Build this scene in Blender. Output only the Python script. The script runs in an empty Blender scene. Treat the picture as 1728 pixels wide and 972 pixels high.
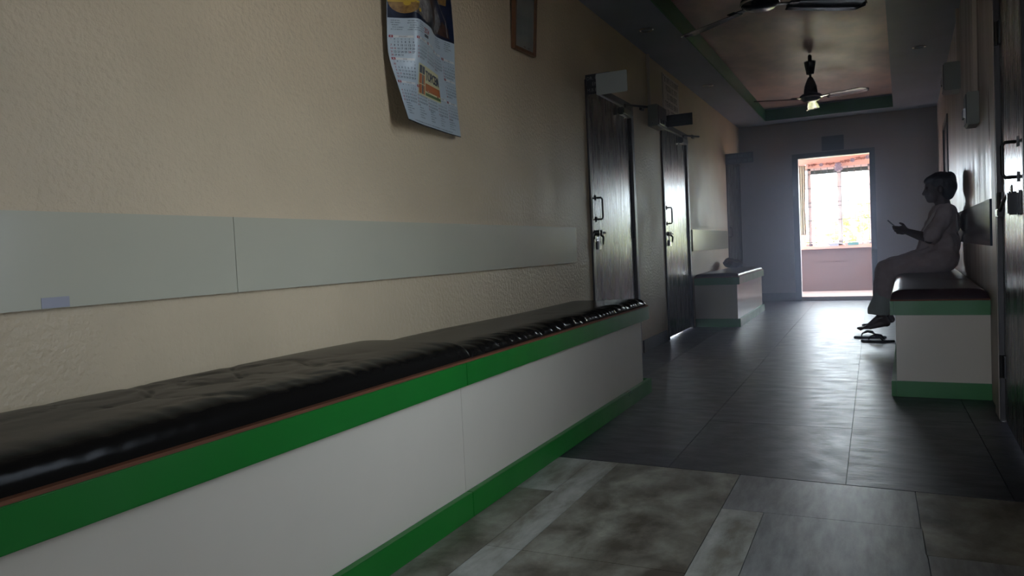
import bpy, bmesh, math, random
import numpy as np
from mathutils import Vector, Matrix, Euler, noise
random.seed(7)
SC = bpy.context.scene
COL = SC.collection
R = math.radians

# ------------------------------------------------------------------ camera
def make_camera():
    yaw, pitch, roll, f, h = R(-25.83), R(-2.631), R(-2.716), 1266.0, 0.85
    fw = Vector((math.sin(yaw)*math.cos(pitch), math.cos(yaw)*math.cos(pitch), math.sin(pitch)))
    rt = Vector((math.cos(yaw), -math.sin(yaw), 0)); up = rt.cross(fw)
    r2 = math.cos(roll)*rt + math.sin(roll)*up; u2 = -math.sin(roll)*rt + math.cos(roll)*up
    cd = bpy.data.cameras.new('camera'); cd.sensor_width = 36; cd.lens = 36*f/1728
    cd.clip_start = .02; cd.clip_end = 300
    o = bpy.data.objects.new('camera', cd); COL.objects.link(o)
    m = Matrix((r2, u2, -fw)).transposed().to_4x4(); m.translation = (0, 0, h)
    o.matrix_world = m; SC.camera = o
make_camera()

# ------------------------------------------------------------------ sky and exposure
SC.view_settings.view_transform = 'Standard'; SC.view_settings.look = 'None'
SC.view_settings.exposure = 0.28; SC.view_settings.gamma = 1.0
SC.view_settings.use_curve_mapping = False
W = bpy.data.worlds.new('overcast_sky'); SC.world = W; W.use_nodes = True
bg = W.node_tree.nodes['Background']
bg.inputs['Color'].default_value = (.72, .825, 1.0, 1); bg.inputs['Strength'].default_value = 27.0

def portal(name, loc, rot, sx, sy):
    l = bpy.data.lights.new(name, 'AREA'); l.shape = 'RECTANGLE'; l.size = sx; l.size_y = sy
    l.cycles.is_portal = True
    o = bpy.data.objects.new(name, l); COL.objects.link(o); o.location = loc; o.rotation_euler = rot
portal('window_portal', (-.2, 12.48, 1.34), (R(-90), 0, 0), 1.6, 1.25)
portal('added_left_portal', (-1.86, 11.72, 1.43), (0, R(-90), 0), 1.35, 1.0)  # unseen left opening of the anteroom, added for more light
portal('added_right_portal', (1.26, 11.72, 1.43), (0, R(90), 0), 1.35, 1.0)  # unseen right opening of the anteroom, added for more light
portal('added_side_portal', (.56, 1.78, 1.50), (0, R(90), R(-2.1)), 1.75, .42)  # side window added out of view
portal('added_back_portal', (-.6, -2.56, 1.05), (R(90), 0, 0), .40, 2.1)  # back opening added behind the camera

# ------------------------------------------------------------------ materials
MATS = {}
def mat(name, col, rough=.5, spec=.5, var=.0, vscale=3., vcol=None, bump=.0, bscale=80., metal=0., streak=None,
        rvar=0., coat=0., emis=None, trans=0., detail=6., vlo=.35, vhi=.7, dist=0., mid=None):
    if name in MATS: return MATS[name]
    m = bpy.data.materials.new(name); m.use_nodes = True; MATS[name] = m
    nt = m.node_tree; N = nt.nodes; L = nt.links; b = N['Principled BSDF']
    b.inputs['Base Color'].default_value = (*col, 1); b.inputs['Roughness'].default_value = rough
    b.inputs['Specular IOR Level'].default_value = spec; b.inputs['Metallic'].default_value = metal
    if coat: b.inputs['Coat Weight'].default_value = coat; b.inputs['Coat Roughness'].default_value = .12
    if trans: b.inputs['Transmission Weight'].default_value = trans
    tc = N.new('ShaderNodeTexCoord'); vec = tc.outputs['Object']
    if streak:
        mp = N.new('ShaderNodeMapping'); mp.inputs['Scale'].default_value = streak
        L.new(vec, mp.inputs['Vector']); vec = mp.outputs['Vector']
    if var or vcol:
        n = N.new('ShaderNodeTexNoise'); n.inputs['Scale'].default_value = vscale; n.inputs['Detail'].default_value = detail
        n.inputs['Roughness'].default_value = .62; n.inputs['Distortion'].default_value = dist
        L.new(vec, n.inputs['Vector'])
        rp = N.new('ShaderNodeValToRGB')
        a = vcol or tuple(c*(1-var) for c in col)
        rp.color_ramp.elements[0].color = (*a, 1); rp.color_ramp.elements[1].color = (*col, 1)
        rp.color_ramp.elements[0].position = vlo; rp.color_ramp.elements[1].position = vhi
        if mid: _e = rp.color_ramp.elements.new((vlo+vhi)/2); _e.color = (*mid, 1)
        L.new(n.outputs['Fac'], rp.inputs['Fac']); L.new(rp.outputs['Color'], b.inputs['Base Color'])
    if rvar:
        n3 = N.new('ShaderNodeTexNoise'); n3.inputs['Scale'].default_value = vscale*1.7; n3.inputs['Detail'].default_value = 5
        L.new(vec, n3.inputs['Vector'])
        mr = N.new('ShaderNodeMapRange'); mr.inputs['From Min'].default_value = .3; mr.inputs['From Max'].default_value = .7
        mr.inputs['To Min'].default_value = max(.03, rough-rvar); mr.inputs['To Max'].default_value = min(1, rough+rvar)
        L.new(n3.outputs['Fac'], mr.inputs['Value']); L.new(mr.outputs['Result'], b.inputs['Roughness'])
    if bump:
        n2 = N.new('ShaderNodeTexNoise'); n2.inputs['Scale'].default_value = bscale; n2.inputs['Detail'].default_value = 4
        L.new(vec, n2.inputs['Vector'])
        bp = N.new('ShaderNodeBump'); bp.inputs['Strength'].default_value = bump; bp.inputs['Distance'].default_value = .01
        L.new(n2.outputs['Fac'], bp.inputs['Height']); L.new(bp.outputs['Normal'], b.inputs['Normal'])
    return m

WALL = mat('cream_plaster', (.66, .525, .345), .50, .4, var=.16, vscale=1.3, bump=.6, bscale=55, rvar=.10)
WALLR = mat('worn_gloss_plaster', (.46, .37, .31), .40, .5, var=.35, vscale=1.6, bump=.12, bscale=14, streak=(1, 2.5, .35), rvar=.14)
WALLE = mat('grey_end_plaster', (.42, .38, .36), .55, .4, var=.1, vscale=2, bump=.15, bscale=60)
CEILB = mat('blue_grey_ceiling_paint', (.33, .38, .47), .6, .3, var=.2, vscale=1.6)
CEILI = mat('stained_recess_paint', (.86, .60, .52), .50, .4, var=.45, vscale=1.5, streak=(1, .6, 1), vcol=(.34, .28, .29), rvar=.1)
GREENT = mat('green_fascia_paint', (.02, .15, .045), .4, .4)
GREEN = mat('green_laminate', (.010, .18, .022), .35, .5, var=.12, vscale=2, rvar=.08)
WHITE = mat('white_laminate', (.68, .615, .51), .25, .5, var=.06, vscale=1.5)
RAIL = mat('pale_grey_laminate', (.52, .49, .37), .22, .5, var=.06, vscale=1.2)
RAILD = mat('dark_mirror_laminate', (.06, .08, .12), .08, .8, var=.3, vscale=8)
PLY = mat('brown_plywood_edge', (.20, .075, .035), .6, .3, var=.4, vscale=25, streak=(1, .2, 4))
VINYL = mat('black_rexine', (.009, .008, .007), .24, .06, bump=.03, bscale=40)
VINYLM = mat('maroon_rexine', (.045, .028, .034), .30, .5, bump=.03, bscale=40)
DOOR = mat('dark_brown_gloss_door', (.030, .022, .010), .27, .6, var=.5, vscale=3, streak=(1, 5, .5), bump=.035, bscale=4, rvar=.05)
FRAME = mat('dark_door_frame', (.018, .012, .010), .42, .5)
STEEL = mat('dull_black_steel', (.03, .03, .03), .3, .6, metal=.6)
CHROME = mat('polished_steel', (.6, .6, .6), .2, .6, metal=1.)
FANM = mat('dark_fan_enamel', (.012, .014, .020), .22, .7)
TEAL = mat('dark_teal_paint', (.03, .055, .065), .45, .4)
SKIRT = mat('dark_skirting_tile', (.03, .032, .038), .5, .4)
PINK = mat('pink_wall_paint', (.72, .40, .31), .6, .3, var=.12, vscale=3)
PANEL = mat('brown_pink_board', (.14, .085, .075), .45, .4, var=.15, vscale=2)
PAPERW = mat('white_paper', (.75, .75, .74), .6, .3)

# ------------------------------------------------------------------ mesh helpers
class MB:
    def __init__(s): s.v = []; s.f = []
    def add(s, v, f):
        k = len(s.v); s.v += [tuple(p) for p in v]; s.f += [tuple(i+k for i in q) for q in f]; return s
    def box(s, x0, y0, z0, x1, y1, z1):
        if x0 > x1: x0, x1 = x1, x0
        if y0 > y1: y0, y1 = y1, y0
        if z0 > z1: z0, z1 = z1, z0
        return s.add([(x0,y0,z0),(x1,y0,z0),(x1,y1,z0),(x0,y1,z0),(x0,y0,z1),(x1,y0,z1),(x1,y1,z1),(x0,y1,z1)],
                     [(3,2,1,0),(4,5,6,7),(0,1,5,4),(1,2,6,5),(2,3,7,6),(3,0,4,7)])
    def obox(s, c, ax, ay, az, hx, hy, hz):     # oriented box
        c = Vector(c); ax, ay, az = Vector(ax).normalized()*hx, Vector(ay).normalized()*hy, Vector(az).normalized()*hz
        P = [c+sx*ax+sy*ay+sz*az for sz in (-1,1) for sx, sy in ((-1,-1),(1,-1),(1,1),(-1,1))]
        return s.add(P, [(3,2,1,0),(4,5,6,7),(0,1,5,4),(1,2,6,5),(2,3,7,6),(3,0,4,7)])
    def tube(s, pts, r, n=10, cap=True):
        pts = [Vector(p) for p in pts]; rs = r if isinstance(r, (list, tuple)) else [r]*len(pts)
        rings = []; ref = None
        for i, p in enumerate(pts):
            a = pts[max(0, i-1)]; b = pts[min(len(pts)-1, i+1)]; t = (b-a).normalized()
            if ref is None: ref = Vector((0,0,1)) if abs(t.z) < .9 else Vector((1,0,0))
            u = (ref - t*ref.dot(t)).normalized(); w = t.cross(u); ref = u
            rings.append([p + rs[i]*(math.cos(2*math.pi*k/n)*u + math.sin(2*math.pi*k/n)*w) for k in range(n)])
        v = [q for g in rings for q in g]; f = []
        for i in range(len(pts)-1):
            for k in range(n):
                f.append((i*n+k, i*n+(k+1)%n, (i+1)*n+(k+1)%n, (i+1)*n+k))
        if cap: f.append(tuple(range(n))[::-1]); f.append(tuple(range((len(pts)-1)*n, len(pts)*n)))
        return s.add(v, f)
    def lathe(s, prof, c=(0,0,0), n=28):      # profile (r,z) about z
        v = []; f = []
        for r, z in prof:
            for k in range(n): v.append((c[0]+r*math.cos(2*math.pi*k/n), c[1]+r*math.sin(2*math.pi*k/n), c[2]+z))
        for i in range(len(prof)-1):
            for k in range(n): f.append((i*n+k, i*n+(k+1)%n, (i+1)*n+(k+1)%n, (i+1)*n+k))
        f.append(tuple(range(n))[::-1]); f.append(tuple(range((len(prof)-1)*n, len(prof)*n)))
        return s.add(v, f)
    def ell(s, c, r, n=16, m=10, rot=None):
        v = []; f = []
        M = Euler(rot).to_matrix() if rot else Matrix.Identity(3)
        for j in range(1, m):
            t = math.pi*j/m
            for k in range(n):
                p = 2*math.pi*k/n
                v.append(Vector(c) + M @ Vector((r[0]*math.sin(t)*math.cos(p), r[1]*math.sin(t)*math.sin(p), r[2]*math.cos(t))))
        v.append(Vector(c)+M@Vector((0,0,r[2]))); v.append(Vector(c)+M@Vector((0,0,-r[2])))
        T = (m-1)*n
        for j in range(m-2):
            for k in range(n): f.append((j*n+k, (j+1)*n+k, (j+1)*n+(k+1)%n, j*n+(k+1)%n))
        for k in range(n): f.append((T, k, (k+1)%n)); f.append((T+1, (m-2)*n+(k+1)%n, (m-2)*n+k))
        return s.add(v, f)
    def cap(s, p0, r0, p1, r1, n=14):        # tapered capsule
        p0, p1 = Vector(p0), Vector(p1)
        d = (p1-p0).normalized()
        pts = []; rs = []
        for a in (0, 30, 60, 90): pts.append(p0 - d*r0*math.cos(R(a))); rs.append(max(1e-4, r0*math.sin(R(a))))
        for a in (90, 60, 30, 0): pts.append(p1 + d*r1*math.cos(R(a))); rs.append(max(1e-4, r1*math.sin(R(a))))
        return s.tube(pts, rs, n)
    def prism(s, outline, h0, h1, plane='xy'):
        k = len(outline); v = []
        for h in (h0, h1):
            for a, b in outline: v.append({'xy': (a,b,h), 'xz': (a,h,b), 'yz': (h,a,b)}[plane])
        f = [tuple(range(k))[::-1], tuple(range(k, 2*k))] + [(i, (i+1)%k, k+(i+1)%k, k+i) for i in range(k)]
        return s.add(v, f)
    def mesh(s, name, m, smooth=False, bev=0):
        me = bpy.data.meshes.new(name); me.from_pydata(s.v, [], s.f)
        bm = bmesh.new(); bm.from_mesh(me); bmesh.ops.recalc_face_normals(bm, faces=bm.faces)
        if bev:
            bmesh.ops.bevel(bm, geom=[e for e in bm.edges if len(e.link_faces) == 2 and e.calc_face_angle(0) > .6],
                            offset=bev, segments=2, affect='EDGES', clamp_overlap=True)
        bm.to_mesh(me); bm.free()
        if smooth:
            for p in me.polygons: p.use_smooth = True
        me.materials.append(m); return me
    def build(s, name, m, parent=None, smooth=False, bev=0):
        o = link(name, s.mesh(name, m, smooth, bev), parent)
        if name in ('lettering', 'small_print', 'address_print', 'dates', 'holidays', 'month_name', 'month_number', 'year', 'logo_name', 'leaf_sprig', 'screw'): o['kind'] = 'stuff'
        return o
def link(name, me, parent=None):
    o = bpy.data.objects.new(name, me); COL.objects.link(o)
    if parent: o.parent = parent
    return o
def tag(o, label=None, cat=None, group=None, kind=None):
    if label: o['label'] = label
    if cat: o['category'] = cat
    if group: o['group'] = group
    if kind: o['kind'] = kind
    return o
def empty(name, loc=(0,0,0), rz=0.):
    o = bpy.data.objects.new(name, None); COL.objects.link(o); o.location = loc; o.rotation_euler = (0,0,rz)
    o.empty_display_size = .05; return o
def copy_tree(o, parent=None):
    c = o.copy(); COL.objects.link(c); c.parent = parent
    for ch in list(o.children): copy_tree(ch, c)
    return c
def bx(*a): return MB().box(*a)
def struct(o, label, cat): return tag(o, label, cat, kind='structure')

_TX = {}
def text_geo(body, bold=False):            # flat triangles of a word, height about 1, origin bottom-left
    if (body, bold) in _TX: return _TX[(body, bold)]
    c = bpy.data.curves.new('t', 'FONT'); c.body = body; c.resolution_u = 2; c.fill_mode = 'FRONT'; c.size = 1.4
    if bold: c.offset = .025
    o = bpy.data.objects.new('t', c); COL.objects.link(o)
    bpy.context.view_layer.update()
    me = bpy.data.meshes.new_from_object(o)
    v = [tuple(p.co[:2]) for p in me.vertices]; f = [tuple(p.vertices) for p in me.polygons]
    bpy.data.objects.remove(o); bpy.data.curves.remove(c); bpy.data.meshes.remove(me)
    w = max([p[0] for p in v] or [0]); _TX[(body, bold)] = (v, f, w); return _TX[(body, bold)]
def put_text(mb, body, P, x, y, h, align='l', sx=1., bold=False):    # P maps flat (x,y) to a point
    v, f, w = text_geo(body, bold)
    x0 = x - (w*h*sx/2 if align == 'c' else w*h*sx if align == 'r' else 0)
    mb.add([P(x0+a*h*sx, y+b*h) for a, b in v], f)
def glyph_row(mb, P, x0, x1, y, h, seed):      # unreadable lettering: runs of small upright strokes and bars
    rr = random.Random(seed); x = x0
    while x < x1-h*.4:
        if rr.random() < .14: x += h*.4; continue
        w = h*rr.uniform(.5, .72); t = h*.17
        def q(a, b, c, d): mb.add([P(a,b), P(c,b), P(c,d), P(a,d)], [(0,1,2,3)])
        q(x, y, x+t, y+h)
        if rr.random() < .7: q(x+w-t, y, x+w, y+h)
        if rr.random() < .7: q(x+t, y+h-t, x+w-t, y+h)
        if rr.random() < .5: q(x+t, y+h*.42, x+w-t, y+h*.42+t)
        if rr.random() < .5: q(x+t, y, x+w-t, y+t)
        x += w + h*.18

# ------------------------------------------------------------------ room numbers
XL = -1.69; YE = 11.1; ZC = 2.47; ZR = 2.63; YB = -2.4
SLOPE = .0365; RZ = -math.atan(SLOPE); RX0, RY0 = .52, 4.39
def rw(y): return RX0 + SLOPE*(y-RY0)             # right wall plane, x at depth y
D1, D2, D3 = (4.73, 5.80), (6.68, 7.72), (9.96, 11.02); DH = 1.97

# floor -------------------------------------------------------------
fl = bx(-3.2, YB-.2, -.12, 1.6, YE+.02, -.004).build('floor', SKIRT); struct(fl, 'floor slab of the corridor under printed vinyl sheets', 'floor')
VG = {
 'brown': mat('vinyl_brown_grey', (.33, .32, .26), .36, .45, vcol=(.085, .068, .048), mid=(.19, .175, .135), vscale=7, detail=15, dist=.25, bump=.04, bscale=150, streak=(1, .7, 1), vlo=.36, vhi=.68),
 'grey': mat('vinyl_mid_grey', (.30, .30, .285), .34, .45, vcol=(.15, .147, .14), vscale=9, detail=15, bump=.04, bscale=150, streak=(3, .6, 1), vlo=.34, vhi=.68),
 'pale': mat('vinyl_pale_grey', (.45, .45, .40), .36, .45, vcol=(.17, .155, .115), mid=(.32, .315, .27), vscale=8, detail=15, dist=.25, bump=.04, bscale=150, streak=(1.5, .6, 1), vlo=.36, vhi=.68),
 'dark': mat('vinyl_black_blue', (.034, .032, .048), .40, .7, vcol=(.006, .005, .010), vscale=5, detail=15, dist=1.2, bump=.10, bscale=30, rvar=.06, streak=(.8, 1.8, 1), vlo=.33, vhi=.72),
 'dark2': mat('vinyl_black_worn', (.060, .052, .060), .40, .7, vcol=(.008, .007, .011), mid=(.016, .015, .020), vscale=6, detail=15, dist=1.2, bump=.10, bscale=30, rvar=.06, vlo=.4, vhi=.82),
}
def tile(x0, y0, x1, y1, k, top=0.):
    g = .0012
    return bx(x0+g, y0+g, -.004, x1-g, y1-g, top).build('floor_tile', VG[k], fl)
def jy(x): return 2.775 - .052*(x)          # the cut line between the two vinyls runs slightly askew
def strip(x0, y0, x1, k):            # a near tile cut along the seam
    g = .0012; b = MB(); b.prism([(x0+g, y0+g), (x1-g, y0+g), (x1-g, jy(x1)-g), (x0+g, jy(x0)-g)], -.004, 0.); b.build('floor_tile', VG[k], fl)
def dstrip(x0, x1, y1, k):
    g = .0012; b = MB(); b.prism([(x0+g, jy(x0)+g), (x1-g, jy(x1)+g), (x1-g, y1-g), (x0+g, y1-g)], -.004, .0008); b.build('floor_tile', VG[k], fl)
strip(-1.70, 2.42, -1.045, 'pale'); tile(-1.70, 1.5, -1.045, 2.42, 'brown'); tile(-1.70, .6, -1.045, 1.5, 'grey'); tile(-1.70, YB, -1.045, .6, 'brown')
strip(-1.045, 1.9, -.93, 'pale'); tile(-1.045, .9, -.93, 1.9, 'pale'); tile(-1.045, YB, -.93, .9, 'grey')
strip(-.93, 1.9, -.46, 'brown'); tile(-.93, .9, -.46, 1.9, 'brown'); tile(-.93, YB, -.46, .9, 'grey')
strip(-.46, 2.42, .105, 'grey'); tile(-.46, 1.5, -.33, 2.42, 'pale'); tile(-.33, 1.5, .11, 2.42, 'grey'); tile(-.46, YB, .11, 1.5, 'brown')
strip(.105, 2.22, .72, 'brown'); tile(.11, 1.3, .72, 2.22, 'grey'); tile(.11, YB, .72, 1.3, 'brown')
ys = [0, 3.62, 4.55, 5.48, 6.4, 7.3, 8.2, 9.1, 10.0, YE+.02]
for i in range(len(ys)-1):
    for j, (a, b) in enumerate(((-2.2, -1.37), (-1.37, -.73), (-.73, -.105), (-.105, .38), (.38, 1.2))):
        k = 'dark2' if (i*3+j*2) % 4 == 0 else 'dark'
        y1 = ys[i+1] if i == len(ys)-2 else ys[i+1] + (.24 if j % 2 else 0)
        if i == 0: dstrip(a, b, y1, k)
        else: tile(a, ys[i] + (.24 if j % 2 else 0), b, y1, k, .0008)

# left wall ---------------------------------------------------------
wl = MB(); x0, x1 = XL-.16, XL
ysegs = [(YB, D1[0]), (D1[1], D2[0]), (D2[1], D3[0]), (D3[1], YE)]
for a, b in ysegs: wl.box(x0, a, -.1, x1, b, 2.8)
for a, b in (D1, D2, D3): wl.box(x0, a, DH, x1, b, 2.8)
wall_left = wl.build('wall_left', WALL); struct(wall_left, 'long cream textured plaster wall behind the left benches', 'wall')
sk = MB()
for a, b in ((4.27, D1[0]-.06), (D1[1]+.06, D2[0]-.06)): sk.box(XL, a, 0, XL+.012, b, .10)
struct(sk.build('baseboard_left', SKIRT), 'dark skirting along the left wall between the doors', 'baseboard')

# right wall (slightly off parallel) ----------------------------------
RW = empty('right_wall_frame')      # removed below: only used for its matrix
MR = Matrix.Translation((RX0, RY0, 0)) @ Matrix.Rotation(RZ, 4, 'Z')
bpy.data.objects.remove(RW)
def on_right(o): o.matrix_world = MR; return o
def ly(y): return (y-RY0)/math.cos(RZ)
E0, E1, ES, EH = 1.66, 1.94, .70, 2.36       # side window added beside the viewer, unseen, for near daylight
DR = (3.03, 3.93); DF = (8.35, 9.30)
wr = MB()
for a, b in ((YB, E0), (E1, DR[0]), (DR[1], DF[0]), (DF[1], YE+.02)): wr.box(0, ly(a), -.1, .14, ly(b), 2.8)
wr.box(0, ly(E0), EH, .14, ly(E1), 2.8); wr.box(0, ly(E0), -.1, .14, ly(E1), ES)
for a, b in (DR, DF): wr.box(0, ly(a), DH+.02, .14, ly(b), 2.8)
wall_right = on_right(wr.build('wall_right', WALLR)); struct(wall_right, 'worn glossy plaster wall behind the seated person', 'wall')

# end wall, with the doorway ------------------------------------------
EX0, EX1, EZ = -.985, .035, 2.02
we = MB()
we.box(XL-.1, YE, -.1, EX0, YE+.12, 2.8); we.box(EX1, YE, -.1, 1.1, YE+.12, 2.8); we.box(EX0, YE, EZ, EX1, YE+.12, 2.8)
struct(we.build('wall_end', WALLE), 'dim grey end wall around the bright doorway', 'wall')
bb = MB(); bb.box(XL, YE-.012, 0, EX0, YE, .12); bb.box(EX1, YE-.012, 0, rw(YE), YE, .12)
struct(bb.build('baseboard_end', SKIRT), 'dark skirting at the foot of the end wall', 'baseboard')
t = MB(); t.box(EX0-.005, YE-.02, 0, EX0+.07, YE+.03, EZ); t.box(EX1-.06, YE-.02, 0, EX1+.005, YE+.03, EZ); t.box(EX0-.005, YE-.02, EZ-.06, EX1+.005, YE+.03, EZ+.005)
struct(t.build('trim_1', TEAL, bev=.003), 'dark teal frame of the bright end doorway', 'door frame')
t = MB(); t.box(EX0+.035, YE+.03, 0, EX0+.072, YE+.13, EZ-.06); t.box(EX1-.062, YE+.03, 0, EX1-.03, YE+.13, EZ-.06); t.box(EX0+.035, YE+.03, EZ-.062, EX1-.03, YE+.13, EZ-.03)
struct(t.build('trim_2', mat('white_reveal', (.78, .77, .74), .4, .4)), 'white inner reveal of the bright end doorway', 'door reveal')
# back wall behind the viewer, with a narrow opening added for daylight
BX0, BX1, BH = -.76, -.44, 2.1
wb = MB(); wb.box(XL-.1, YB-.14, -.1, BX0, YB, 2.8); wb.box(BX1, YB-.14, -.1, .5, YB, 2.8); wb.box(BX0, YB-.14, BH, BX1, YB, 2.8)
struct(wb.build('wall_back', WALL), 'plain cream wall with an added daylight opening behind the viewer', 'wall')

# ceiling --------------------------------------------------------------
RXL = -1.285
def rxr(y): return .125 + .031*(y-6.0)
YN, YF = 1.6, 10.72
c = MB()
c.box(XL-.1, YB-.1, ZC, RXL, YE+.1, ZC+.25)
c.box(RXL, YB-.1, ZC, 1.2, YN, ZC+.25); c.box(RXL, YF, ZC, 1.2, YE+.1, ZC+.25)
c.prism([(rxr(YN), YN), (1.2, YN), (1.2, YF), (rxr(YF), YF)], ZC, ZC+.25)
ceil = c.build('ceiling', CEILB); struct(ceil, 'blue-grey lowered ceiling border around the stained recess', 'ceiling')
bx(RXL-.02, YN-.02, ZR, .35, YF+.02, ZR+.08).build('recess_panel', CEILI, ceil)
tr = MB(); tr.box(RXL, YN, ZC-.004, RXL+.012, YF, ZR-.02)
struct(tr.build('trim_3', GREENT), 'green painted fascia along the left edge of the ceiling recess', 'ceiling trim')
tr = MB(); tr.box(RXL+.012, YF-.012, ZC-.004, rxr(YF)-.012, YF, ZR-.02)
struct(tr.build('trim_4', GREENT), 'green painted fascia across the far end of the ceiling recess', 'ceiling trim')
tr = MB(); tr.prism([(rxr(YN)-.012, YN), (rxr(YN), YN), (rxr(YF), YF), (rxr(YF)-.012, YF)], ZC-.001, ZR-.09)
struct(tr.build('trim_5', CEILB), 'grey painted fascia along the right edge of the ceiling recess', 'ceiling trim')

# anteroom beyond the doorway -------------------------------------------
AX0, AX1, AY0, AY1, AZ = -1.75, 1.15, YE+.12, 12.32, .055
SZ0, SZ1 = .745, 1.92                # window opening
WX0, WX1 = -.93, .62
struct(bx(AX0-.1, YE+.02, -.1, AX1+.1, AY1+.14, AZ).build('floor_step', mat('pale_step_tile', (.62, .50, .45), .35, .5, var=.15, vscale=4)), 'pale raised step floor beyond the end doorway', 'floor')
an = MB()
an.box(AX0, AY1, 0, WX0, AY1+.14, 2.6); an.box(WX1, AY1, 0, AX1, AY1+.14, 2.6); an.box(WX0, AY1, SZ1, WX1, AY1+.14, 2.6); an.box(WX0, AY1, 0, WX1, AY1+.14, SZ0)
for xa, xb in ((AX0-.1, AX0), (AX1, AX1+.1)):      # unseen side openings, added to brighten the little room
    an.box(xa, AY0, 0, xb, AY1+.14, SZ0); an.box(xa, AY0, SZ1+.2, xb, AY1+.14, 2.6); an.box(xa, AY0, SZ0, xb, AY0+.15, SZ1+.2); an.box(xa, AY1-.1, SZ0, xb, AY1+.14, SZ1+.2)
struct(an.build('wall_window', PINK), 'pink painted wall around the barred window', 'wall')
struct(bx(AX0-.1, YE+.02, 2.45, AX1+.1, AY1+.14, 2.6).build('ceiling_anteroom', PINK), 'pink ceiling of the small room beyond the doorway', 'ceiling')
pn = bx(AX0+.3, AY1-.02, AZ, AX1-.2, AY1, SZ0-.05).build('trim_6', PANEL); struct(pn, 'brown-pink boarding under the bright window', 'panelling')
for (a, z0, b, z1) in ((-1.35, .50, .02, SZ0-.055), (-1.35, AZ, -.06, .495), (-.055, AZ, .02, .495), (.025, AZ, .9, SZ0-.055)):
    bx(a, AY1-.026, z0+.002, b-.004, AY1-.018, z1).build('board', PANEL, pn)
struct(bx(AX0+.3, AY1-.09, SZ0-.05, AX1-.2, AY1+.02, SZ0-.012).build('trim_7', PINK, bev=.004), 'pink sill ledge under the bright window', 'sill')
win = empty('window_1', (0, 0, 0)); struct(win, 'tall barred window glowing with white daylight', 'window')
PK2 = mat('pale_pink_frame', (.70, .55, .52), .5, .4)
def wbox(n, m, *a, p=None): return bx(*a).build(n, m, p or win)
for xm, w in ((-.865, .05), (-.445, .06), (-.02, .05), (.40, .06)):
    wbox('mullion', PK2, xm-w/2, AY1+.02, SZ0-.01, xm+w/2, AY1+.07, SZ1)
wbox('frame_bottom', PK2, WX0, AY1+.02, SZ0-.01, WX1, AY1+.07, SZ0+.03)
wbox('frame_top', PK2, WX0, AY1+.02, SZ1-.03, WX1, AY1+.07, SZ1+.0)
BAR = mat('thin_grille_bar', (.12, .11, .10), .5, .4)
x = WX0+.05
while x < WX1:
    MB().tube([(x, AY1+.011, SZ0), (x, AY1+.011, SZ1)], .0045, 6).build('grille_bar', BAR, win); x += .092
for z in (.80, 1.13, 1.34, 1.40, 1.62, 1.83):
    bx(WX0, AY1+.006, z-.005, WX1, AY1+.016, z+.005).build('grille_crossbar', BAR, win)
GL = bpy.data.materials.new('window_glass'); GL.use_nodes = True
_n = GL.node_tree; _n.nodes.remove(_n.nodes['Principled BSDF'])
_t = _n.nodes.new('ShaderNodeBsdfTransparent'); _g = _n.nodes.new('ShaderNodeBsdfGlossy'); _g.inputs['Roughness'].default_value = .03
_t.inputs['Color'].default_value = (.97, .98, .97, 1)
_l = _n.nodes.new('ShaderNodeLayerWeight'); _l.inputs['Blend'].default_value = .22; _f = _n.nodes.new('ShaderNodeMath'); _f.operation = 'MULTIPLY'; _f.inputs[1].default_value = .5; _n.links.new(_l.outputs['Facing'], _f.inputs[0]); _m = _n.nodes.new('ShaderNodeMixShader')
_n.links.new(_f.outputs[0], _m.inputs[0]); _n.links.new(_t.outputs[0], _m.inputs[1]); _n.links.new(_g.outputs[0], _m.inputs[2])
_n.links.new(_m.outputs[0], _n.nodes['Material Output'].inputs['Surface'])
FR = bpy.data.materials.new('frosted_transom_glass'); FR.use_nodes = True
_n = FR.node_tree; _n.nodes.remove(_n.nodes['Principled BSDF']); _t = _n.nodes.new('ShaderNodeBsdfTranslucent'); _t.inputs['Color'].default_value = (.10, .098, .085, 1)
_n.links.new(_t.outputs[0], _n.nodes['Material Output'].inputs['Surface'])
for a, b in ((-.84, -.475), (-.415, -.045), (.005, .37), (.43, .6)):
    wbox('pane', GL, a, AY1+.043, SZ0+.03, b, AY1+.047, 1.83); wbox('transom_pane', FR, a, AY1+.043, 1.833, b, AY1+.047, SZ1-.03)
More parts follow.
